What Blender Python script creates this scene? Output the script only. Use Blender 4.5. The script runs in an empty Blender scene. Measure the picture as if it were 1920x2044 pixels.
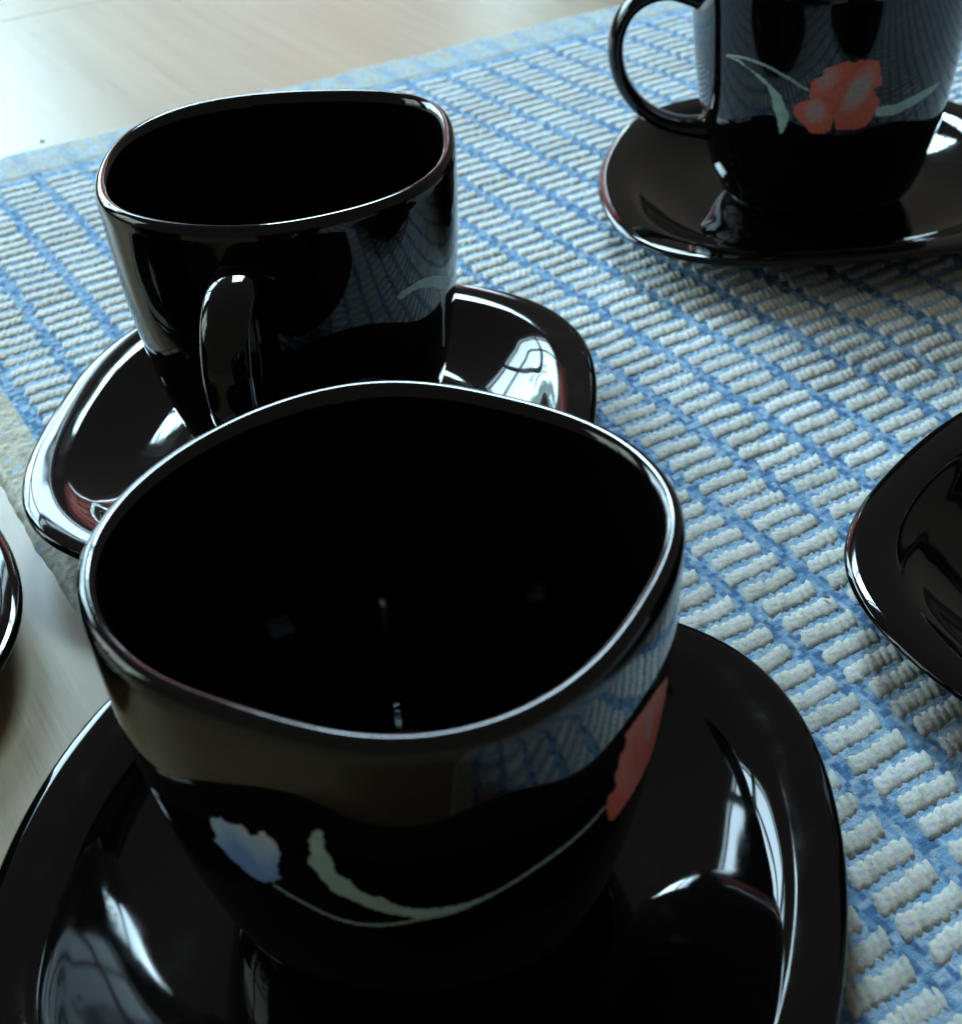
import bpy, bmesh, math, random
import numpy as np
from mathutils import Vector, Matrix

random.seed(7); rng = np.random.default_rng(7)
scene = bpy.context.scene
C = bpy.data.collections.new("scene"); scene.collection.children.link(C)
CM = 0.01                                             # all measures below are centimetres

# ------------------------------------------------------------------ camera
F_PX, PITCH, ROLL, CAM_H = 2772.99, 0.62713, -0.06956, 18.897
cam_d = bpy.data.cameras.new("camera"); cam = bpy.data.objects.new("camera", cam_d); C.objects.link(cam)
fwd = Vector((0, math.cos(PITCH), -math.sin(PITCH))); rt = Vector((1, 0, 0)); up = rt.cross(fwd)
r2 = rt*math.cos(ROLL)+up*math.sin(ROLL); u2 = -rt*math.sin(ROLL)+up*math.cos(ROLL)
m = Matrix((r2, u2, -fwd)).transposed().to_4x4(); m.translation = (0, 0, CAM_H*CM)
cam.matrix_world = m
cam_d.sensor_fit = 'HORIZONTAL'; cam_d.sensor_width = 36; cam_d.lens = 36*F_PX/1920
cam_d.clip_start = 0.005; cam_d.clip_end = 30
cam_d.dof.use_dof = True; cam_d.dof.focus_distance = 0.27; cam_d.dof.aperture_fstop = 32
scene.camera = cam

# ------------------------------------------------------------------ world: the dim room
W = bpy.data.worlds.new("World"); scene.world = W; W.use_nodes = True
bg = W.node_tree.nodes["Background"]; bg.inputs[0].default_value = (1.0, 0.96, 0.90, 1); bg.inputs[1].default_value = 0.125

# ------------------------------------------------------------------ daylight from the window at the back left
def window_light(az, dist, width, lo, hi, radiance, color):
    az = math.radians(az); d = Vector((math.cos(az), math.sin(az), 0)); side = Vector((-d.y, d.x, 0))
    c = d*dist+Vector((0, 25, 0)); c.z = (lo+hi)/2
    ld = bpy.data.lights.new("window_light", 'AREA'); o = bpy.data.objects.new("window_light", ld); C.objects.link(o)
    ld.shape = 'RECTANGLE'; ld.size = width*CM; ld.size_y = (hi-lo)*CM
    ld.energy = radiance*math.pi*width*(hi-lo)*CM*CM; ld.color = color
    mm = Matrix((side, d.cross(side), d)).transposed().to_4x4(); mm.translation = c*CM; o.matrix_world = mm
    ld.use_nodes = True                               # grey-green trees stand before the sky low in the window
    ln = ld.node_tree; N, L = ln.nodes.new, ln.links.new; em = ln.nodes['Emission']
    g = N('ShaderNodeNewGeometry'); sx = N('ShaderNodeSeparateXYZ'); ns = N('ShaderNodeTexNoise')
    ns.inputs['Scale'].default_value = 9; ns.inputs['Detail'].default_value = 6; ns.inputs['Roughness'].default_value = .65
    m = N('ShaderNodeMath'); m.operation = 'MULTIPLY_ADD'; m.inputs[1].default_value = 1.5
    r = N('ShaderNodeValToRGB'); e = r.color_ramp.elements
    e[0].position = .88; e[0].color = (.14, .17, .15, 1); e[1].position = 1.02; e[1].color = (1, 1, 1, 1)
    L(g.outputs['Parametric'], ns.inputs['Vector']); L(g.outputs['Parametric'], sx.inputs[0])
    L(ns.outputs['Fac'], m.inputs[0]); L(sx.outputs[1], m.inputs[2]); L(m.outputs[0], r.inputs[0]); L(r.outputs[0], em.inputs['Color'])
    return dict(c=c, side=side, w=width, lo=lo, hi=hi)
SKY_BLUE = (0.57, 0.83, 1.0)
WIN0 = window_light(92, 190, 58, 136, 208, 84, SKY_BLUE)       # a high window straight behind, the one that casts the shadows
WIN1 = window_light(127, 160, 110, 28, 108, 21, SKY_BLUE)      # the main window, back left
WIN3 = window_light(172, 150, 66, 22, 106, 6, (.80, 1.0, .92))   # a shadier window at the left
WIN2 = window_light(97, 165, 56, 16, 72, 34, SKY_BLUE)         # a low curtained window to its right
scene.view_settings.view_transform = 'Standard'; scene.view_settings.look = 'None'
scene.view_settings.exposure = 0.0; scene.view_settings.gamma = 1.0
scene.cycles.max_bounces = 8; scene.cycles.glossy_bounces = 6
scene.cycles.sample_clamp_indirect = 6

# ------------------------------------------------------------------ helpers
def link(name, me, mat=None, parent=None, loc=(0, 0, 0)):
    o = bpy.data.objects.new(name, me); C.objects.link(o)
    if mat: me.materials.append(mat)
    o.parent = parent; o.location = loc
    return o
def mesh(name, V, Fc, smooth=True, col=None):
    me = bpy.data.meshes.new(name)
    me.from_pydata((np.asarray(V, float)*CM).tolist(), [], Fc.tolist() if hasattr(Fc, 'tolist') else Fc)
    if smooth: me.polygons.foreach_set('use_smooth', [True]*len(me.polygons))
    if col is not None:
        a = me.color_attributes.new('tone', 'FLOAT_COLOR', 'POINT')
        c = np.ones((len(V), 4), np.float32); c[:, :col.shape[1]] = col
        a.data.foreach_set('color', c.ravel())
    me.update(); return me
def thing(name, label, cat, loc=(0, 0, 0), group=None):
    o = bpy.data.objects.new(name, None); C.objects.link(o); o.empty_display_size = 0.01
    o.location = [v*CM for v in loc]; return tag(o, label, cat, group)
def tag(o, label, cat, group=None, kind=None):
    o['label'] = label; o['category'] = cat
    if group: o['group'] = group
    if kind: o['kind'] = kind
    return o
def nodes(name):
    mt = bpy.data.materials.new(name); mt.use_nodes = True
    nt = mt.node_tree; return mt, nt, nt.nodes['Principled BSDF'], nt.nodes.new, nt.links.new
def grid_faces(nu, nv, wrap_u):
    i = np.arange(nu if wrap_u else nu-1); j = np.arange(nv-1)
    I, J = np.meshgrid(i, j, indexing='ij'); I2 = (I+1) % nu
    return np.stack([I*nv+J, I2*nv+J, I2*nv+J+1, I*nv+J+1], -1).reshape(-1, 4)

# ------------------------------------------------------------------ materials
def mat_glass():
    mt, nt, p, N, L = nodes("black_glass")
    p.inputs['Base Color'].default_value = (0.0022, 0.0018, 0.0018, 1)
    p.inputs['IOR'].default_value = 1.44
    tc = N('ShaderNodeTexCoord'); ns = N('ShaderNodeTexNoise'); ns.inputs['Scale'].default_value = 130; ns.inputs['Detail'].default_value = 5
    L(tc.outputs['Object'], ns.inputs['Vector'])
    mr = N('ShaderNodeMapRange'); mr.inputs[1].default_value = .35; mr.inputs[2].default_value = .75
    mr.inputs[3].default_value = 0.02; mr.inputs[4].default_value = 0.075
    L(ns.outputs['Fac'], mr.inputs[0]); L(mr.outputs[0], p.inputs['Roughness'])
    n2 = N('ShaderNodeTexNoise'); n2.inputs['Scale'].default_value = 38; n2.inputs['Detail'].default_value = 1
    L(tc.outputs['Object'], n2.inputs['Vector'])
    b = N('ShaderNodeBump'); b.inputs['Strength'].default_value = .07; b.inputs['Distance'].default_value = .002
    L(n2.outputs['Fac'], b.inputs['Height']); L(b.outputs[0], p.inputs['Normal'])
    return mt
def mat_attr(name, rough, bump=0.0, spec=.5):
    mt, nt, p, N, L = nodes(name)
    a = N('ShaderNodeVertexColor'); a.layer_name = 'tone'; L(a.outputs['Color'], p.inputs['Base Color'])
    p.inputs['Roughness'].default_value = rough; p.inputs['Specular IOR Level'].default_value = spec
    if bump:
        tc = N('ShaderNodeTexCoord'); ns = N('ShaderNodeTexNoise'); ns.inputs['Scale'].default_value = 2600; ns.inputs['Detail'].default_value = 3
        L(tc.outputs['Object'], ns.inputs['Vector'])
        b = N('ShaderNodeBump'); b.inputs['Strength'].default_value = bump; b.inputs['Distance'].default_value = .0004
        L(ns.outputs['Fac'], b.inputs['Height']); L(b.outputs[0], p.inputs['Normal'])
    return mt
def mat_yarn():
    mt, nt, p, N, L = nodes("cream_cotton")
    g = N('ShaderNodeNewGeometry'); tc = N('ShaderNodeTexCoord'); oi = N('ShaderNodeObjectInfo')
    ad = N('ShaderNodeMath'); ad.operation = 'ADD'; L(g.outputs['Random Per Island'], ad.inputs[0]); L(oi.outputs['Random'], ad.inputs[1])
    fr = N('ShaderNodeMath'); fr.operation = 'FRACT'; L(ad.outputs[0], fr.inputs[0])
    cr = N('ShaderNodeValToRGB'); e = cr.color_ramp.elements
    e[0].position = 0; e[0].color = (.47, .47, .41, 1); e[1].position = 1; e[1].color = (.61, .62, .57, 1)
    x = e.new(.5); x.color = (.555, .55, .48, 1)
    L(fr.outputs[0], cr.inputs[0])
    ns = N('ShaderNodeTexNoise'); ns.inputs['Scale'].default_value = 900; ns.inputs['Detail'].default_value = 4
    L(tc.outputs['Object'], ns.inputs['Vector'])
    mx = N('ShaderNodeMix'); mx.data_type = 'RGBA'; mx.blend_type = 'MULTIPLY'; mx.inputs[0].default_value = .6
    L(cr.outputs[0], mx.inputs[6]); L(ns.outputs['Color'], mx.inputs[7])
    hs = N('ShaderNodeHueSaturation'); hs.inputs['Saturation'].default_value = .8; hs.inputs['Value'].default_value = 1.5
    L(mx.outputs[2], hs.inputs['Color']); L(hs.outputs[0], p.inputs['Base Color'])
    p.inputs['Roughness'].default_value = .95; p.inputs['Specular IOR Level'].default_value = .15
    p.inputs['Subsurface Weight'].default_value = .6; p.inputs['Subsurface Radius'].default_value = (1, 1, 1); p.inputs['Subsurface Scale'].default_value = .0011
    b = N('ShaderNodeBump'); b.inputs['Strength'].default_value = .7; b.inputs['Distance'].default_value = .0006
    L(ns.outputs['Fac'], b.inputs['Height']); L(b.outputs[0], p.inputs['Normal'])
    return mt
def mat_wood(name, along_a=True):
    mt, nt, p, N, L = nodes(name)
    tc = N('ShaderNodeTexCoord'); oi = N('ShaderNodeObjectInfo')
    mp = N('ShaderNodeMapping'); mp.inputs['Scale'].default_value = (1, 1, 1)
    sx = N('ShaderNodeVectorMath'); sx.operation = 'ADD'
    cx = N('ShaderNodeCombineXYZ'); ml = N('ShaderNodeMath'); ml.operation = 'MULTIPLY'; ml.inputs[1].default_value = 3.0
    L(oi.outputs['Random'], ml.inputs[0]); L(ml.outputs[0], cx.inputs[0]); L(ml.outputs[0], cx.inputs[1])
    L(tc.outputs['Object'], sx.inputs[0]); L(cx.outputs[0], sx.inputs[1]); L(sx.outputs[0], mp.inputs['Vector'])
    # object X is across the grain, Y along it
    def streak(sc, stretch, det):
        q = N('ShaderNodeMapping'); q.inputs['Scale'].default_value = (sc, sc*stretch, sc)
        L(mp.outputs[0], q.inputs['Vector'])
        n = N('ShaderNodeTexNoise'); n.inputs['Scale'].default_value = 1; n.inputs['Detail'].default_value = det; n.inputs['Roughness'].default_value = .6
        L(q.outputs[0], n.inputs['Vector']); return n.outputs['Fac']
    a = streak(170, .035, 5); b = streak(28, .06, 3); f = streak(900, .03, 2)
    mx = N('ShaderNodeMath'); mx.operation = 'MULTIPLY_ADD'; mx.inputs[1].default_value = .55; L(a, mx.inputs[0])
    m2 = N('ShaderNodeMath'); m2.operation = 'MULTIPLY'; m2.inputs[1].default_value = .45; L(b, m2.inputs[0]); L(m2.outputs[0], mx.inputs[2])
    cr = N('ShaderNodeValToRGB'); e = cr.color_ramp.elements
    e[0].position = .30; e[0].color = (.215, .155, .08, 1); e[1].position = .72; e[1].color = (.36, .275, .165, 1)
    x = e.new(.5); x.color = (.295, .22, .122, 1)
    L(mx.outputs[0], cr.inputs[0]); L(cr.outputs[0], p.inputs['Base Color'])
    mr = N('ShaderNodeMapRange'); mr.inputs[3].default_value = .30; mr.inputs[4].default_value = .42; L(a, mr.inputs[0]); L(mr.outputs[0], p.inputs['Roughness'])
    p.inputs['Specular IOR Level'].default_value = .5
    bp = N('ShaderNodeBump'); bp.inputs['Strength'].default_value = .09; bp.inputs['Distance'].default_value = .0004
    ad = N('ShaderNodeMath'); ad.operation = 'ADD'; L(a, ad.inputs[0]); L(f, ad.inputs[1]); L(ad.outputs[0], bp.inputs['Height']); L(bp.outputs[0], p.inputs['Normal'])
    return mt
def mat_plain(name, col, rough, noise=0.12, scale=200):
    mt, nt, p, N, L = nodes(name)
    tc = N('ShaderNodeTexCoord'); ns = N('ShaderNodeTexNoise'); ns.inputs['Scale'].default_value = scale; ns.inputs['Detail'].default_value = 4
    L(tc.outputs['Object'], ns.inputs['Vector'])
    cr = N('ShaderNodeValToRGB'); e = cr.color_ramp.elements
    e[0].position = .3; e[0].color = tuple(c*(1-noise) for c in col)+(1,); e[1].position = .7; e[1].color = tuple(min(1, c*(1+noise)) for c in col)+(1,)
    L(ns.outputs['Fac'], cr.inputs[0]); L(cr.outputs[0], p.inputs['Base Color']); p.inputs['Roughness'].default_value = rough
    return mt
M_GLASS = mat_glass(); M_CLOTH = mat_attr("blue_cotton", .95, .8, .15); M_YARN = mat_yarn(); M_WOOD = mat_wood("pale_wood")
M_PRINT = mat_attr("enamel_print", .35, 0.0, .4)

# ------------------------------------------------------------------ directions on the table
YAW = 2.07951
A = np.array([math.cos(YAW), math.sin(YAW)]); B = np.array([A[1], -A[0]])
ROT = math.atan2(B[1], B[0])                           # local x = B (across the mat), local y = A (along it)

# ------------------------------------------------------------------ the table
def box_bevel(x0, x1, y0, y1, z0, z1, bev):
    bm = bmesh.new(); bmesh.ops.create_cube(bm, size=1)
    for v in bm.verts: v.co = Vector(((x0+x1)/2+v.co.x*(x1-x0), (y0+y1)/2+v.co.y*(y1-y0), (z0+z1)/2+v.co.z*(z1-z0)))*CM
    bmesh.ops.bevel(bm, geom=bm.edges[:], offset=bev*CM, segments=2, affect='EDGES', profile=.5)
    me = bpy.data.meshes.new("board"); bm.to_mesh(me); bm.free(); return me
table = thing("wooden_table", "pale wooden table top with fine straight grain under the blue and cream mat", "table")
table.rotation_euler = (0, 0, ROT)
bx = [-77.8, -53.8, -29.8, -5.8, 18.2, 42.2, 66.2, 90.2]
for x0, x1 in zip(bx[:-1], bx[1:]):
    me = box_bevel(-12, 12, -60, 60, -2.2, 0, .014)
    o = link("board", me, M_WOOD, table, ((x0+x1)/2*CM, 10.78*CM, 0))
me = box_bevel(-7, 7, -84, 84, -2.2, -0.015, .03)
o = link("end_board", me, M_WOOD, table, (6.2*CM, 77.92*CM, 0)); o.rotation_euler = (0, 0, -math.pi/2)

# ------------------------------------------------------------------ the woven mat
EDGE, HEM0, HEM1 = 3.62, 49.75, 52.25
PITCH_B, GAP0, PITCH_A, ROW0 = 1.69, 5.20, 0.595, 17.90
MAT_B1, MAT_A0 = 56.0, -4.0
mat_o = thing("woven_mat", "blue and cream ribbed cotton mat lying under the black cups and saucers", "table mat")
mat_o.rotation_euler = (0, 0, ROT)
def hash2(i, j, k=0):
    h = np.sin(i*127.1+j*311.7+k*74.7)*43758.5453; return h-np.floor(h)
def edge_wobble(s): return .05*np.sin(s*1.3)+.035*np.sin(s*3.1+1)+.02*np.sin(s*7.7)
def cloth_patch(b0, b1, a0, a1, st_b, st_a):
    nb, na = int((b1-b0)/st_b)+1, int((a1-a0)/st_a)+1
    b = np.linspace(b0, b1, nb); a = np.linspace(a0, a1, na); Bq, Aq = np.meshgrid(b, a, indexing='ij')
    ub = (Bq-EDGE)/0.135; ua = (Aq-ROW0)/(PITCH_A/4)
    ua = ua+.12*np.sin(Bq*1.9)+.08*np.sin(Bq*5.3+Aq)
    ib, ia = np.floor(ub).astype(int), np.floor(ua).astype(int); fb, fa = ub-ib, ua-ia
    over = ((ib+ia) % 2)
    lump = np.sqrt(np.clip(np.sin(np.pi*fb)*np.sin(np.pi*fa), 0, 1))
    r1, r2_, r3 = hash2(ib, ia), hash2(ib, ia, 1), hash2(ib, ia, 2)
    h = .05*lump*(.6+.4*over)*(.7+.6*r1)
    # hollows between yarns, plus slow waviness of the cloth
    Z = .158+h+.02*np.sin(Aq*.33+1)*np.sin(Bq*.27)+.01*np.sin(Aq*1.1)
    inhem = Aq > HEM0-.05*np.sin(Bq*2.2)
    Z = np.where(inhem, Z+.045*np.clip((Aq-HEM0)/.3, 0, 1), Z)
    seam = np.exp(-((Aq-HEM0)/.14)**2); Z -= .012*seam
    border = Bq < GAP0-.25
    # rounded edges
    for d in (Bq-EDGE-.25*edge_wobble(Aq), HEM1-Aq+edge_wobble(Bq)):
        Z = np.where(d < .22, Z-.16*(1-np.clip(d/.22, 0, 1))**2, Z)
    dk = np.array([.085, .18, .33]); md = np.array([.20, .36, .54]); lt = np.array([.38, .52, .65]); cr = np.array([.55, .52, .42])
    t = r2_[..., None]
    col = np.where(t < .2, dk*1.15, np.where(t < .72, md, lt*.95))*(.88+.24*r3[..., None])
    # gap columns carry more of the dark yarn
    g = ((Bq-GAP0+PITCH_B/2) % PITCH_B)-PITCH_B/2
    ing = (np.abs(g) < .26)[..., None]
    col = np.where(ing & (t < .34), dk*(.95+.3*r3[..., None]), col)
    row = np.abs(((Aq-ROW0+PITCH_A/2) % PITCH_A)-PITCH_A/2)              # 0 on a row of floats
    betw = (~ing) & (row > .15)[..., None]
    col = np.where(betw, np.where(t < .28, md*1.2, lt*1.02)*(.9+.2*r3[..., None]), col)
    hem = np.where(t < .72, cr*np.array([.95, 1.04, 1.16]), lt*1.15)*(.85+.25*r3[..., None]); hem = np.where(ing & (r1[..., None] < .55), lt*.85, hem)
    col = np.where(inhem[..., None], hem, col)
    bor = cr*(.75+.45*r2_[..., None]); bor = np.where(r1[..., None] < .03, lt*1.1, bor)
    col = np.where(border[..., None], bor, col)
    col *= (.78+.30*lump)[..., None]**.0
    Bw = Bq+np.where(Bq < EDGE+.4, .5*edge_wobble(Aq)*(1-(Bq-EDGE)/.4), 0)
    Aw = Aq+np.where(Aq > HEM1-.4, edge_wobble(Bq)*(1-(HEM1-Aq)/.4), 0)
    V = np.stack([Bw, Aw, Z], -1)
    # fold the outermost rows down to the table
    V[0, :, 2] = .004
    if abs(a1-HEM1) < 1e-6: V[:, -1, 2] = .004
    return V.reshape(-1, 3), grid_faces(nb, na, False), col.reshape(-1, 3)
V, Fc, col = cloth_patch(EDGE, MAT_B1, MAT_A0, HEM1, .055, .06)
cloth = link("woven_cloth", mesh("woven_cloth", V, Fc, True, col), M_CLOTH, mat_o)

# cream yarn floats: one dash of seven knots each
def float_mesh(nseg, nring, seed, knots=7, length=1.37):
    r = np.random.default_rng(seed); amp = .8+.4*r.random(knots+1); off = (r.random(knots+1)-.5)*.05
    V = []; x = np.linspace(-.5, .5, nring)
    for u in x:
        k = (u+.5)*knots; kk = min(int(k), knots-1); f = k-kk
        lobe = abs(math.sin(math.pi*f))**.6
        e = min(1, (0.5-abs(u))/.07); e = math.sqrt(max(0, 1-(1-e)**2)) if e < 1 else 1
        wy, wz = .246*(.74+.26*lobe)*(.6+.4*amp[kk])*(.5+.5*e), .092*(.64+.36*lobe)*amp[kk]**.5*(.15+.85*e)
        for s in range(nseg):
            th = math.pi*(s/(nseg-1))*1.10-.05*math.pi
            y = wy*math.copysign(abs(math.cos(th))**.8, math.cos(th))
            V.append((u*length+.42*y+.014*r.normal(), y+off[kk]*.7+.02*math.sin(u*6+seed)+.009*r.normal(), wz*math.sin(th)+.007*r.normal()))
    return np.array(V), grid_faces(nring, nseg, False)
near_var = []
for i in range(8):
    V, Fc = float_mesh(7, 33, i); near_var.append(mesh("yarn_float", V, Fc)); near_var[-1].materials.append(M_YARN)
far_var = [float_mesh(5, 25, 20+i) for i in range(8)]
spots = []
ncol = int((MAT_B1-GAP0)/PITCH_B)
for ic in range(ncol):
    b = GAP0+(ic+.5)*PITCH_B
    for ir in range(int(MAT_A0/PITCH_A)-2, 200):
        a = ROW0+(ir-30)*PITCH_A
        if a < MAT_A0+.4 or a > HEM0-.35: continue
        jb, ja = random.uniform(-.05, .05), random.uniform(-.028, .028)
        spots.append((b+jb+.03*math.sin(a*.8+ic), a+ja+.05*math.sin(b*.9), .155+.02*math.sin(a*.33+1)*math.sin(b*.27), random.uniform(-.03, .03), random.uniform(.94, 1.05), random.randrange(8)))
def on_screen(b, a):
    P = b*B+a*A; q = np.array([P[0], P[1], .25-CAM_H])
    z = q@np.array(fwd)
    if z < 1: return 0
    u = 960+F_PX*(q@np.array(r2))/z; v = 1022-F_PX*(q@np.array(u2))/z
    if not (-40 < u < 1960 and -40 < v < 2084): return 0
    for sx, sy, sr in ((-1.43, 14.83, 6.2), (-3.69, 28.94, 6.2), (11.24, 41.44, 6.4), (14.5, 20.57, 6.4)):
        if math.hypot(P[0]-sx, P[1]-sy) < sr: return 0
    return F_PX/z
order = sorted(range(len(spots)), key=lambda i: -on_screen(spots[i][0], spots[i][1]))
near = set(i for i in order[:300])
FV, FF, base = [], [], 0
for i, (b, a, z, rz, sc, k) in enumerate(spots):
    if i in near:
        o = bpy.data.objects.new("yarn_float", near_var[k]); C.objects.link(o); o.parent = mat_o
        o.location = (b*CM, a*CM, z*CM); o.rotation_euler = (0, 0, rz); o.scale = (sc, 1.3-.3*sc, .9+.2*((k*37+i*17) % 10)/10)
    else:
        V, Fc = far_var[k]; c, s = math.cos(rz), math.sin(rz)
        Q = np.stack([(V[:, 0]*c*sc-V[:, 1]*s)+b, V[:, 0]*s*sc+V[:, 1]*c+a, V[:, 2]+z], -1)
        FV.append(Q); FF.append(Fc+base); base += len(V)
o = link("yarn_floats", mesh("yarn_floats", np.concatenate(FV), np.concatenate(FF)), M_YARN, mat_o); o['kind'] = 'stuff'

# loose cotton fibres standing off the weave
FV, FF, base = [], [], 0
for i in range(1300):
    b, a = random.uniform(EDGE+.3, 34), random.uniform(4, 46); n = 5
    p = np.array([b, a, .20+.03*random.random()]); th = random.uniform(0, 6.28); L_ = random.uniform(.10, .34); bend = random.uniform(-4, 4); up_ = random.uniform(.0, .9)
    P = []
    for k in range(n):
        P.append(p.copy()); th += bend*L_/n*2; up_ -= .35
        p = p+np.array([math.cos(th), math.sin(th), up_*.6])*L_/n
    for k, q in enumerate(P):
        w = .0045*(1-.5*k/n)
        for s in range(3): FV.append(q+w*np.array([-math.sin(th)*math.cos(s*2.1), math.cos(th)*math.cos(s*2.1), math.sin(s*2.1)]))
    for k in range(n-1):
        for s in range(3): FF.append([base+k*3+s, base+k*3+(s+1) % 3, base+k*3+3+(s+1) % 3, base+k*3+3+s])
    base += n*3
o = link("loose_fibres", mesh("loose_fibres", FV, FF), M_YARN, mat_o); o['kind'] = 'stuff'

# ------------------------------------------------------------------ saucers and cups
KS = (2, 3, 4, 5, 6, 8)
def shape(h, az): return sum(h[2*i]*np.cos(k*az)+h[2*i+1]*np.sin(k*az) for i, k in enumerate(KS))
def catmull(P, n):
    P = np.array(P, float); Q = np.vstack([2*P[0]-P[1], P, 2*P[-1]-P[-2]]); out = []
    for i in range(1, len(Q)-2):
        for t in np.linspace(0, 1, n, endpoint=False):
            p0, p1, p2, p3 = Q[i-1:i+3]
            out.append(.5*((2*p1)+(p2-p0)*t+(2*p0-5*p1+4*p2-p3)*t*t+(3*p1-p0-3*p2+p3)*t**3))
    out.append(P[-1]); return np.array(out)
NA = 160
AZ = np.linspace(0, 2*np.pi, NA, endpoint=False)
SAUCER = [(0.02, .22), (1.2, .22), (2.4, .22), (3.4, .22)]+[(r, .22+.152*(r-3.5)**2) for r in (3.7, 4.0, 4.3, 4.6, 4.9, 5.2, 5.5, 5.75)]+[(5.95, 1.10), (6.12, 1.165), (6.3, 1.198), (6.5, 1.215), (6.68, 1.222), (6.82, 1.212),
          (6.94, 1.175), (7.01, 1.10), (6.99, 1.04), (6.88, .99), (6.55, .90), (6.15, .74), (5.7, .52), (5.1, .26), (4.6, .12), (4.3, .02), (4.1, 0), (3.95, .01), (3.85, .05), (3.0, .08), (0.02, .08)]
def make_saucer(loc, a, h, label):
    P = catmull(SAUCER, 5); V = []
    for az in AZ:
        r = P[:, 0]/7.0*a; mfac = np.interp(P[:, 0], [0, 3, 5, 7], [.0, .35, .8, 1.0])
        rr = r*(1+shape(h, az)*mfac)
        zz = P[:, 1]+.02*np.sin(2*az+loc[0])*np.clip(P[:, 0]/7, 0, 1)**2*(P[:, 1] > .1)
        V.append(np.stack([rr*np.cos(az), rr*np.sin(az), zz], -1))
    me = mesh("saucer", np.concatenate(V), grid_faces(NA, len(P), True))
    o = link("saucer", me, M_GLASS); o.location = [v*CM for v in loc]
    return tag(o, label, "saucer", "black glass saucers of the set")

SZ = [.6, .8, 1.2, 1.7, 2.2, 2.9, 3.6, 4.5, 5.4, 6.5, 7.57]; SS = [.64, .70, .765, .81, .845, .885, .915, .947, .972, .99, 1.0]
_pr = catmull(list(zip(SZ, SS)), 8)
def s_of(z): return np.interp(z, _pr[:, 0], _pr[:, 1])
def m_of(z): return .5+.5*np.clip((z-.6)/6.97, 0, 1)
HC = 7.573
def cup_r(a, h, az, z): return a*s_of(z)*(1+shape(h, az)*m_of(z))
def make_cup_body(a, h):
    prof = [(0.01, .72, 0), (1.6, .72, 0), (2.15, .64, 0), (2.32, .53, 0), (2.45, .50, 0), (2.58, .56, 0)]
    outer = [(z, 0.) for z in np.r_[np.linspace(.75, 2.2, 9), np.linspace(2.5, 7.2, 16)]]
    lip = [(7.38, .0), (7.50, .03), (7.57, .09), (7.60, .17), (7.57, .25), (7.48, .31), (7.32, .34)]
    inner = [(z, .34+.0*z) for z in np.linspace(7.0, 1.5, 16)]+[(1.2, .36), (1.0, .42), (.90, .56), (.86, .8)]
    V = []
    for az in AZ:
        col = []
        for r, z, _ in prof: col.append((r*(1+.5*shape(h, az)), z))
        for z, d in outer+lip+inner: col.append((cup_r(a, h, az, z)-d, z))
        for r in (1.4, .7, .01): col.append((r, .84))
        col = np.array(col); V.append(np.stack([col[:, 0]*math.cos(az), col[:, 0]*math.sin(az), col[:, 1]], -1))
    return mesh("cup_body", np.concatenate(V), grid_faces(NA, len(col), True))
def make_handle(a, h, az, dz=0.0):
    pts = [(cup_r(a, h, az, 6.55)-.12, 6.5), (4.25, 6.62), (4.75, 6.72), (5.35, 6.62), (5.9, 6.25), (6.22, 5.6), (6.25, 4.9), (6.05, 4.2), (5.6, 3.55), (5.0, 3.1), (4.4, 2.85), (3.9, 2.75), (cup_r(a, h, az, 2.7)-.12, 2.7)]
    P = catmull(pts, 5); n = len(P); T = np.gradient(P, axis=0); T /= np.linalg.norm(T, axis=1)[:, None]; Nn = np.stack([-T[:, 1], T[:, 0]], -1)
    er = np.array([math.cos(az), math.sin(az), 0]); et = np.array([-math.sin(az), math.cos(az), 0]); V = []; ns = 20
    for i in range(n):
        u = i/(n-1); e = abs(2*u-1); wt = .50+.16*e**4; wn = .235+.10*e**6
        c = er*P[i, 0]+np.array([0, 0, P[i, 1]]); nn = er*Nn[i, 0]+np.array([0, 0, Nn[i, 1]])
        for s in range(ns):
            th = 2*math.pi*s/ns; cs, sn = math.cos(th), math.sin(th); k = (abs(cs)**2.15+abs(sn)**2.15)**(-1/2.15)
            V.append(c+et*wt*k*cs+nn*wn*k*sn)
    F = [[i*ns+s, i*ns+(s+1) % ns, (i+1)*ns+(s+1) % ns, (i+1)*ns+s] for i in range(n-1) for s in range(ns)]
    F.append(list(range(ns-1, -1, -1))); F.append(list(range((n-1)*ns, n*ns)))
    return mesh("handle", V, F)

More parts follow.
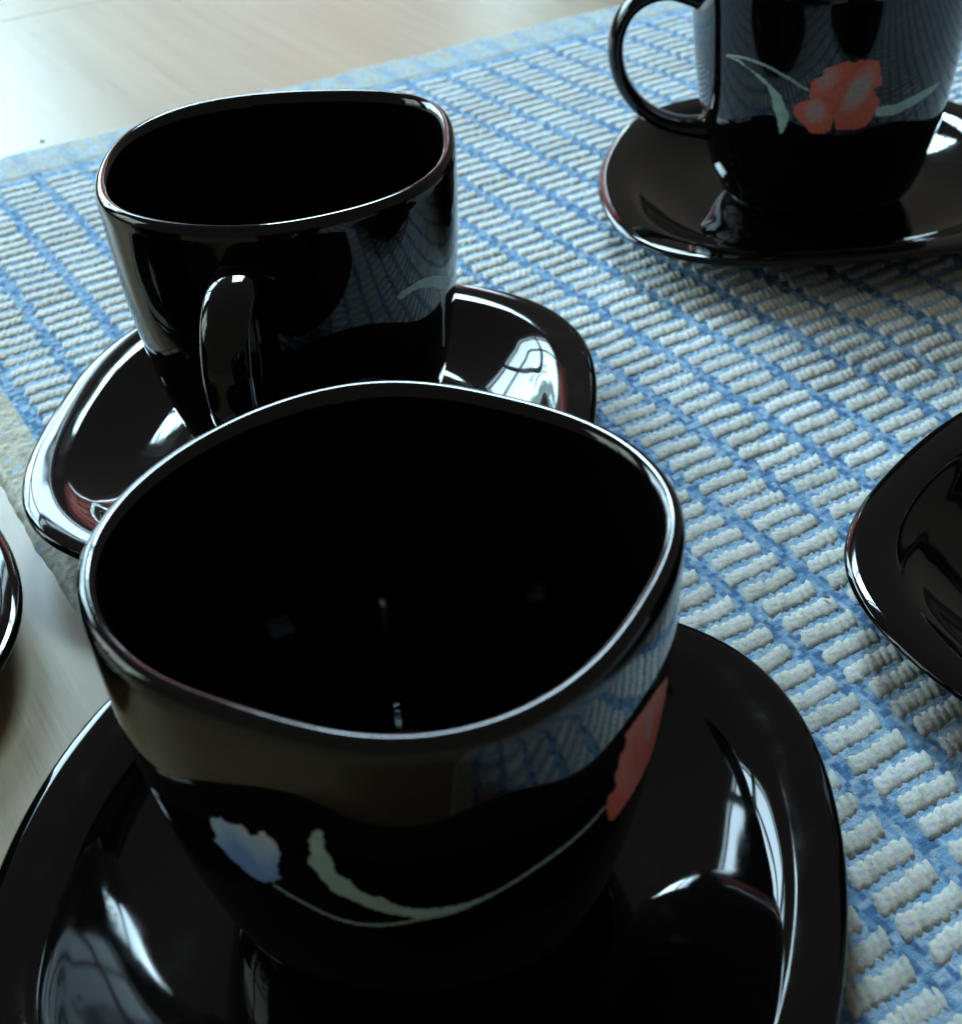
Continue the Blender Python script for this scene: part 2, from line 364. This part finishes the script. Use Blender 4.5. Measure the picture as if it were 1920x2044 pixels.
PRINT = {
    'T_flower': [[-115.3,4.72],[-112.1,4.86],[-109.4,4.93],[-109.3,5.36],[-108.4,5.53],[-105.3,5.61],[-104.6,5.85],[-101.5,5.91],[-98.5,6.0],[-95.5,6.05],[-93.2,5.97],[-91.8,6.06],[-88.0,6.05],[-83.3,5.96],[-82.1,5.68],[-80.6,5.26],[-83.9,5.17],[-82.6,5.0],[-79.9,4.77],[-80.6,4.56],[-82.0,4.37],[-83.8,4.13],[-86.0,4.02],[-90.7,3.99],[-95.4,3.99],[-97.8,4.03],[-98.8,4.34],[-99.5,4.04],[-101.0,3.91],[-105.0,3.88],[-107.9,3.9],[-111.0,4.15],[-114.0,4.35],[-115.5,4.47]],
    'T_leaf': [[-147.0,5.81],[-139.1,5.84],[-134.4,5.65],[-129.4,5.51],[-126.4,5.34],[-122.9,5.16],[-120.6,4.98],[-118.7,4.7],[-116.9,4.41],[-117.8,4.07],[-120.1,3.76],[-121.3,3.86],[-122.0,4.2],[-123.9,4.61],[-124.6,4.86],[-126.4,5.21],[-130.0,5.38],[-133.8,5.58],[-139.2,5.74]],
    'T_stem': [[-146.5,5.82],[-140.6,5.9],[-135.8,5.91],[-130.2,5.86],[-124.9,5.75],[-120.9,5.61],[-117.0,5.49],[-113.6,5.33],[-109.7,5.2]],
    'T_leaf2': [[-81.4,4.61],[-77.0,4.63],[-72.3,4.59],[-67.0,4.69],[-61.5,4.77],[-55.4,4.85],[-48.7,4.89],[-49.4,4.76],[-54.1,4.6],[-61.6,4.44],[-67.9,4.32],[-72.6,4.26],[-78.0,4.28],[-81.9,4.33]],
    'F_blue': [[-128.4,5.41],[-125.1,5.54],[-124.1,5.49],[-122.9,5.48],[-120.1,5.57],[-119.2,5.5],[-118.4,5.39],[-117.2,5.44],[-116.5,5.53],[-115.0,5.6],[-113.7,5.51],[-112.8,5.42],[-112.4,5.24],[-112.6,5.13],[-114.1,4.89],[-114.3,4.73],[-114.4,4.57],[-117.1,4.4],[-120.0,4.31],[-122.8,4.35],[-124.8,4.49],[-126.6,4.59],[-128.1,4.77],[-129.8,4.88],[-128.3,5.06],[-128.8,5.19]],
    'F_leaf': [[-104.2,5.89],[-102.8,5.98],[-101.9,5.91],[-102.2,5.7],[-102.3,5.56],[-101.2,5.44],[-101.2,5.3],[-101.0,5.08],[-98.7,5.01],[-97.7,4.85],[-95.6,4.71],[-93.0,4.71],[-90.9,4.56],[-88.1,4.48],[-84.9,4.45],[-81.3,4.45],[-76.7,4.48],[-71.1,4.57],[-74.1,4.44],[-78.5,4.32],[-83.4,4.24],[-86.7,4.2],[-90.0,4.27],[-93.6,4.33],[-96.5,4.41],[-99.7,4.54],[-103.1,4.63],[-104.4,4.83],[-105.7,5.03],[-107.0,5.22],[-105.8,5.4],[-105.5,5.65]],
    'F_stem': [[-117.2,4.37],[-113.9,4.24],[-110.2,4.13],[-106.6,4.03],[-102.9,3.96],[-99.2,3.95],[-95.5,3.99],[-90.9,4.08],[-86.7,4.2],[-80.1,4.29],[-75.0,4.44],[-70.0,4.57],[-64.6,4.69],[-60.0,4.75],[-55.6,4.78],[-50.6,4.82],[-45.8,4.88]],
    'F_red': [[-45.7,4.85],[-45.3,5.03],[-42.5,5.06],[-43.8,5.35],[-42.6,5.48],[-42.4,5.67],[-40.1,5.72],[-41.0,5.97],[-37.4,5.99],[-31.4,5.94],[-25.5,5.87],[-16.8,5.6],[-15.7,5.4],[-14.2,5.06],[-16.1,4.56],[-17.8,4.24],[-21.2,4.15],[-29.9,4.19],[-36.6,4.21],[-41.1,4.22],[-43.8,4.44]],
    'M_leaf': [[-51.9,5.38],[-49.7,5.46],[-46.4,5.48],[-43.0,5.52],[-38.4,5.48],[-33.0,5.36],[-25.7,5.1],[-17.9,4.8],[-28.1,4.84],[-30.6,4.88],[-36.7,5.15],[-43.1,5.31],[-47.2,5.29],[-50.4,5.24]],
    'M_leaf2': [[-30.6,4.9],[-23.8,4.84],[-25.7,4.49],[-25.4,4.07],[-23.9,3.59],[-22.6,3.11],[-25.2,3.21],[-27.0,3.79],[-27.9,4.24],[-30.4,4.65]],
}

def inside(poly, x, y):
    r = np.zeros(x.shape, bool); n = len(poly)
    for i in range(n):
        (x0, y0), (x1, y1) = poly[i], poly[(i+1) % n]
        if y0 == y1: continue
        c = ((y0 > y) != (y1 > y)) & (x < (x1-x0)*(y-y0)/(y1-y0)+x0); r ^= c
    return r
def make_print(name, poly, a, h, colour, parent, step=.02, jag=.016):
    poly = np.array(poly, float); k = 4.0*math.pi/180
    P = poly*np.array([k, 1]); x0, y0 = P.min(0)-.05; x1, y1 = P.max(0)+.05
    xs, ys = np.arange(x0, x1, step), np.arange(y0, y1, step); X, Y = np.meshgrid(xs, ys, indexing='ij')
    jx = jag*(np.sin(Y*31+X*11)+.6*np.sin(Y*67+2)+.5*np.sin(X*47))*.6; jy = jag*(np.sin(X*37+1)+.6*np.sin(X*71+Y*13))*.6
    ins = inside(P, X+jx, Y+jy)
    idx = -np.ones(X.shape, int); F = []
    cell = ins[:-1, :-1] & ins[1:, :-1] & ins[:-1, 1:] & ins[1:, 1:]
    used = np.zeros(X.shape, bool)
    for di in (0, 1):
        for dj in (0, 1): used[di:X.shape[0]-1+di, dj:X.shape[1]-1+dj] |= cell
    idx[used] = np.arange(used.sum()); I, J = np.nonzero(cell)
    F = np.stack([idx[I, J], idx[I+1, J], idx[I+1, J+1], idx[I, J+1]], -1)
    az = X[used]/k; z = Y[used]; ar = np.radians(az); r = np.array([cup_r(a, h, q, w) for q, w in zip(ar, z)])+.007
    V = np.stack([r*np.cos(ar), r*np.sin(ar), z], -1)
    return link(name, mesh(name, V, F, True, colour(az, z)), M_PRINT, parent)
def ribbon(line, w):
    L_ = np.array(line, float); k = 4*math.pi/180; Q = L_*np.array([k, 1]); T = np.gradient(Q, axis=0); T /= np.linalg.norm(T, axis=1)[:, None]+1e-9
    Nn = np.stack([-T[:, 1], T[:, 0]], -1)*w; pl = np.vstack([Q+Nn, (Q-Nn)[::-1]]); return pl/np.array([k, 1])
def noise2(az, z, s):
    return (np.sin(az*.9*s+z*7*s)+np.sin(az*.37*s-z*11*s+1)+np.sin(z*17*s+2)+np.sin(az*1.7*s+z*3*s))/4
def leaf_col(az, z):
    b = np.array([.34, .48, .42]); return b*(.92+.12*noise2(az, z, 1))[:, None]
def stem_col(az, z): return np.array([.27, .36, .32])*(1+.06*noise2(az, z, 1))[:, None]
def coral(lobes, veins):
    def f(az, z):
        edge = np.array([.60, .105, .05]); pale = np.array([.46, .26, .21]); grey = np.array([.30, .28, .27])
        t = np.zeros(az.shape)
        for (ca, cz, ra, rz, tilt, amt) in lobes:
            x = (az-ca)*.07; y = z-cz; u = x*math.cos(tilt)+y*math.sin(tilt); w = -x*math.sin(tilt)+y*math.cos(tilt)
            d = np.sqrt((u/ra)**2+(w/rz)**2)*(1+.12*noise2(az, z, 1.3)); t = np.maximum(t, amt*np.clip(1.25-d, 0, 1))
        t = t[:, None]; c = edge*(1-np.clip(t*1.6, 0, 1))+pale*np.clip(t*1.6, 0, 1); c = c*(1-np.clip(t-.45, 0, 1))+grey*np.clip(t-.45, 0, 1)
        for (a0, z0, a1, z1, w) in veins:
            p = np.stack([(az-a0)*.07, z-z0], -1); d = np.array([(a1-a0)*.07, z1-z0]); u = np.clip(p@d/(d@d), 0, 1)
            q = np.hypot(*(p-u[:, None]*d).T); k = np.exp(-(q/w)**2)[:, None]; c = c*(1-.6*k)+np.array([.42, .06, .03])*.6*k
        return c*(.92+.12*noise2(az, z, 2))[:, None]
    return f
def blue_col(az, z):
    t = np.clip((z-4.75-.2*np.sin(az*.6)+.012*(az+120))/.5+.25*noise2(az, z, 1.6), 0, 1)[:, None]
    c = np.array([.16, .29, .60])*(1-t)+np.array([.32, .44, .64])*t
    u = np.clip((z-5.25+.03*(az+120))/.3+.3*noise2(az, z, 2), 0, 1)[:, None]
    return c*(1-u)+np.array([.43, .51, .60])*u

RIM_M = [-.0061, .0096, .0061, .0158, -.0274, .0021, -.0047, -.0061, -.0046, -.0032, .0016, -.0009]
RIM_F = [.0053, -.0152, -.0054, .003, .0164, .0205, .0044, .0042, -.0016, -.0024, .0021, -.0003]
def make_cup(x, y, a, h, handle_az, label):
    t = thing("cup", label, "cup", (x, y, 0), "black glass cups of the set")
    link("cup_body", make_cup_body(a, h), M_GLASS, t); link("handle", make_handle(a, h, math.radians(handle_az)), M_GLASS, t)
    return t
front = make_cup(-1.3747, 15.3502, 4.0935, RIM_F, 95, "large black glass cup nearest the camera with a blue flower on its front")
make_print("blue_flower", PRINT['F_blue'], 4.0935, RIM_F, blue_col, front)
make_print("leaf", PRINT['F_leaf'], 4.0935, RIM_F, leaf_col, front)
make_print("stem", ribbon(PRINT['F_stem'], .045), 4.0935, RIM_F, stem_col, front, jag=.008)
make_print("red_flower", PRINT['F_red'], 4.0935, RIM_F, coral([(-28, 5.3, .16, .4, .3, .6)], [(-36, 5.6, -33, 4.6, .05)]), front)
mid = make_cup(-3.964, 29.7986, 4.1257, RIM_M, -97, "plain sided black glass cup behind the nearest cup, handle towards the camera")
make_print("leaf", PRINT['M_leaf'], 4.1257, RIM_M, leaf_col, mid)
make_print("stem", PRINT['M_leaf2'], 4.1257, RIM_M, stem_col, mid, jag=.01)
far = make_cup(11.26, 41.55, 4.1257, RIM_M, 178, "black glass cup at top right with a large coral flower on its side")
far.scale.z = 1.05                                    # this cup stands a little taller
low = lambda p: [(a_, z_/1.05) for a_, z_ in p]
make_print("red_flower", low(PRINT['T_flower']), 4.1257, RIM_M, coral([(-106.5, 4.35, .30, .34, 0, .85), (-90.5, 4.9, .32, .60, -.5, 1.15), (-103, 5.3, .28, .4, -.5, .55)], [(-100, 5.0, -88, 5.85, .045), (-99.5, 4.3, -95, 5.0, .05), (-104, 4.75, -99, 4.6, .05)]), far)
make_print("leaf", low(PRINT['T_leaf']), 4.1257, RIM_M, leaf_col, far)
make_print("stem", low(ribbon(PRINT['T_stem'], .05)), 4.1257, RIM_M, stem_col, far, jag=.008)
make_print("leaf", low(PRINT['T_leaf2']), 4.1257, RIM_M, leaf_col, far)

make_cup(14.7, 20.9, 4.1257, RIM_M, 100, "black glass cup on the saucer cut off at the right edge, mostly unseen")
left = make_cup(-16.9, 22.3, 4.1257, RIM_M, 200, "black glass cup on the saucer cut off at the left edge, mostly unseen")
left.location.z = -.27*CM

ZS = .27
make_saucer((-1.4314, 14.8256, ZS), 7.0105, [.0049, .0054, .001, .0101, -.0312, .0277, .0004, .0008, -.0014, -.003, .0016, -.0028], "black glass saucer under the nearest cup with the blue flower")
make_saucer((-3.6943, 28.943, ZS), 6.9529, [.0017, .009, -.0039, -.0048, -.0375, .0222, .0037, .0013, -.0012, .0001, .0002, -.0008], "black glass saucer under the plain cup behind the nearest cup")
make_saucer((11.2393, 41.4439, ZS), 7.1381, [-.0038, .0237, .0081, -.0182, -.0409, .014, -.0042, .0017, .0029, -.0043, .0024, -.0023], "black glass saucer under the cup with the coral flower at top right")
make_saucer((14.5165, 20.5715, ZS), 7.1396, [-.0017, .0028, .0085, .0047, .0426, -.0049, -.0002, .0008, 0, -.0019, .0022, -.0035], "black glass saucer on the mat cut off by the right edge of the photo")
make_saucer((-16.8508, 22.1711, 0.0), 7.1668, [.0008, .0004, .0012, -.0092, .0248, -.0342, 0, .0013, -.0002, .0014, -.0019, -.0018], "black glass saucer on the bare wood cut off by the left edge of the photo")

# ------------------------------------------------------------------ the window whose panes shine in the glaze
M_FRAME = mat_plain("white_paint", (.75, .75, .72), .45, .05, 30)
def mat_curtain():
    mt, nt, p, N, L = nodes("red_brown_cloth")
    tc = N('ShaderNodeTexCoord'); wv = N('ShaderNodeTexNoise'); wv.inputs['Scale'].default_value = 9; wv.inputs['Detail'].default_value = 4
    L(tc.outputs['Object'], wv.inputs['Vector'])
    cr = N('ShaderNodeValToRGB'); e = cr.color_ramp.elements
    e[0].position = .35; e[0].color = (.10, .033, .03, 1); e[1].position = .62; e[1].color = (.42, .13, .11, 1)
    L(wv.outputs['Fac'], cr.inputs[0]); L(cr.outputs[0], p.inputs['Base Color']); p.inputs['Roughness'].default_value = .9
    tl = N('ShaderNodeBsdfTranslucent'); L(cr.outputs[0], tl.inputs['Color'])
    mx = N('ShaderNodeMixShader'); mx.inputs[0].default_value = .45
    L(p.outputs[0], mx.inputs[1]); L(tl.outputs[0], mx.inputs[2]); L(mx.outputs[0], nt.nodes['Material Output'].inputs['Surface'])
    return mt
M_CURT = mat_curtain()
def window(w, label, mull, bars):
    win = thing("window", label, "window", (w['c'].x, w['c'].y, 0), "windows mirrored in the glaze")
    win.rotation_euler = (0, 0, math.atan2(-w['side'].y, -w['side'].x))   # local x runs to the right seen from the table, +y is outdoors
    hw, lo, hi = w['w']/2, w['lo'], w['hi']
    def bar(name, x0, x1, z0, z1, depth):
        link(name, box_bevel(x0, x1, -7-depth/2, -7+depth/2, z0, z1, .4), M_FRAME, win)
    bar("frame", -hw-5, -hw, lo-5, hi+5, 7); bar("frame", hw, hw+5, lo-5, hi+5, 7)
    bar("frame", -hw, hw, lo-5, lo, 6.5); bar("frame", -hw, hw, hi, hi+5, 6.5)
    for x in mull: bar("mullion", x-2.2, x+2.2, lo, hi, 5.5)
    for z in bars: bar("glazing_bar", -hw, hw, z-1.4, z+1.4, 4.5)
    return win
def curtain(win, x0, x1, z0, z1, label):
    n, mz = 90, 24; u = np.linspace(0, 1, n); z = np.linspace(z0, z1, mz); V = []
    for k in u:
        for q in z:
            V.append((x0+(x1-x0)*k, -17+2.0*(.6+.4*(z1-q)/110)*math.sin(k*(x1-x0)*.62)+.9*math.sin(k*71+q*.02), q))
    o = link("curtain", mesh("curtain", V, grid_faces(n, mz, False)), M_CURT)
    o.location = win.location; o.rotation_euler = win.rotation_euler
    return tag(o, label, "curtain", "curtains at the windows")
w0 = window(WIN0, "tall narrow white window straight behind, lighting the table over the cups", (), (160,))
wa = window(WIN1, "tall white window at the back left, seen only mirrored in the black glass", (-56/3, 56/3), (82,))
wb = window(WIN2, "low white window at the back, seen only mirrored in the black glass", (), ())
curtain(wb, -25, 24, 20, 80, "red brown curtain drawn across the low window")
curtain(wa, -72, -50, 0, 118, "red brown curtain gathered at the left end of the tall window")
wc = window(WIN3, "shaded white window at the left, seen only mirrored in the black glass", (0,), (60,))

# ------------------------------------------------------------------ crumbs
M_CRUMB = mat_plain("crumb", (.19, .14, .11), .8, .3, 3000)
def crumb(x, y, z, l, w, rz, label):
    bm = bmesh.new(); bmesh.ops.create_icosphere(bm, subdivisions=2, radius=1)
    for v in bm.verts:
        k = 1+.25*math.sin(v.co.x*7+v.co.y*5)+.15*math.sin(v.co.z*9+v.co.x*3); v.co = Vector((v.co.x*l*k, v.co.y*w*k, v.co.z*w*.7*k))*CM
    me = bpy.data.meshes.new("crumb"); bm.to_mesh(me); bm.free()
    o = link("crumb", me, M_CRUMB, None, (x*CM, y*CM, z*CM)); o.rotation_euler = (0, .2, rz); return tag(o, label, "crumb")
crumb(6.98, 21.85, .30, .09, .035, 2.2, "tiny brown crumb on the blue mat left of the right edge saucer")
crumb(-15.84, 52.32, .03, .10, .05, .4, "tiny dark crumb on the pale wood beyond the mat at top left")
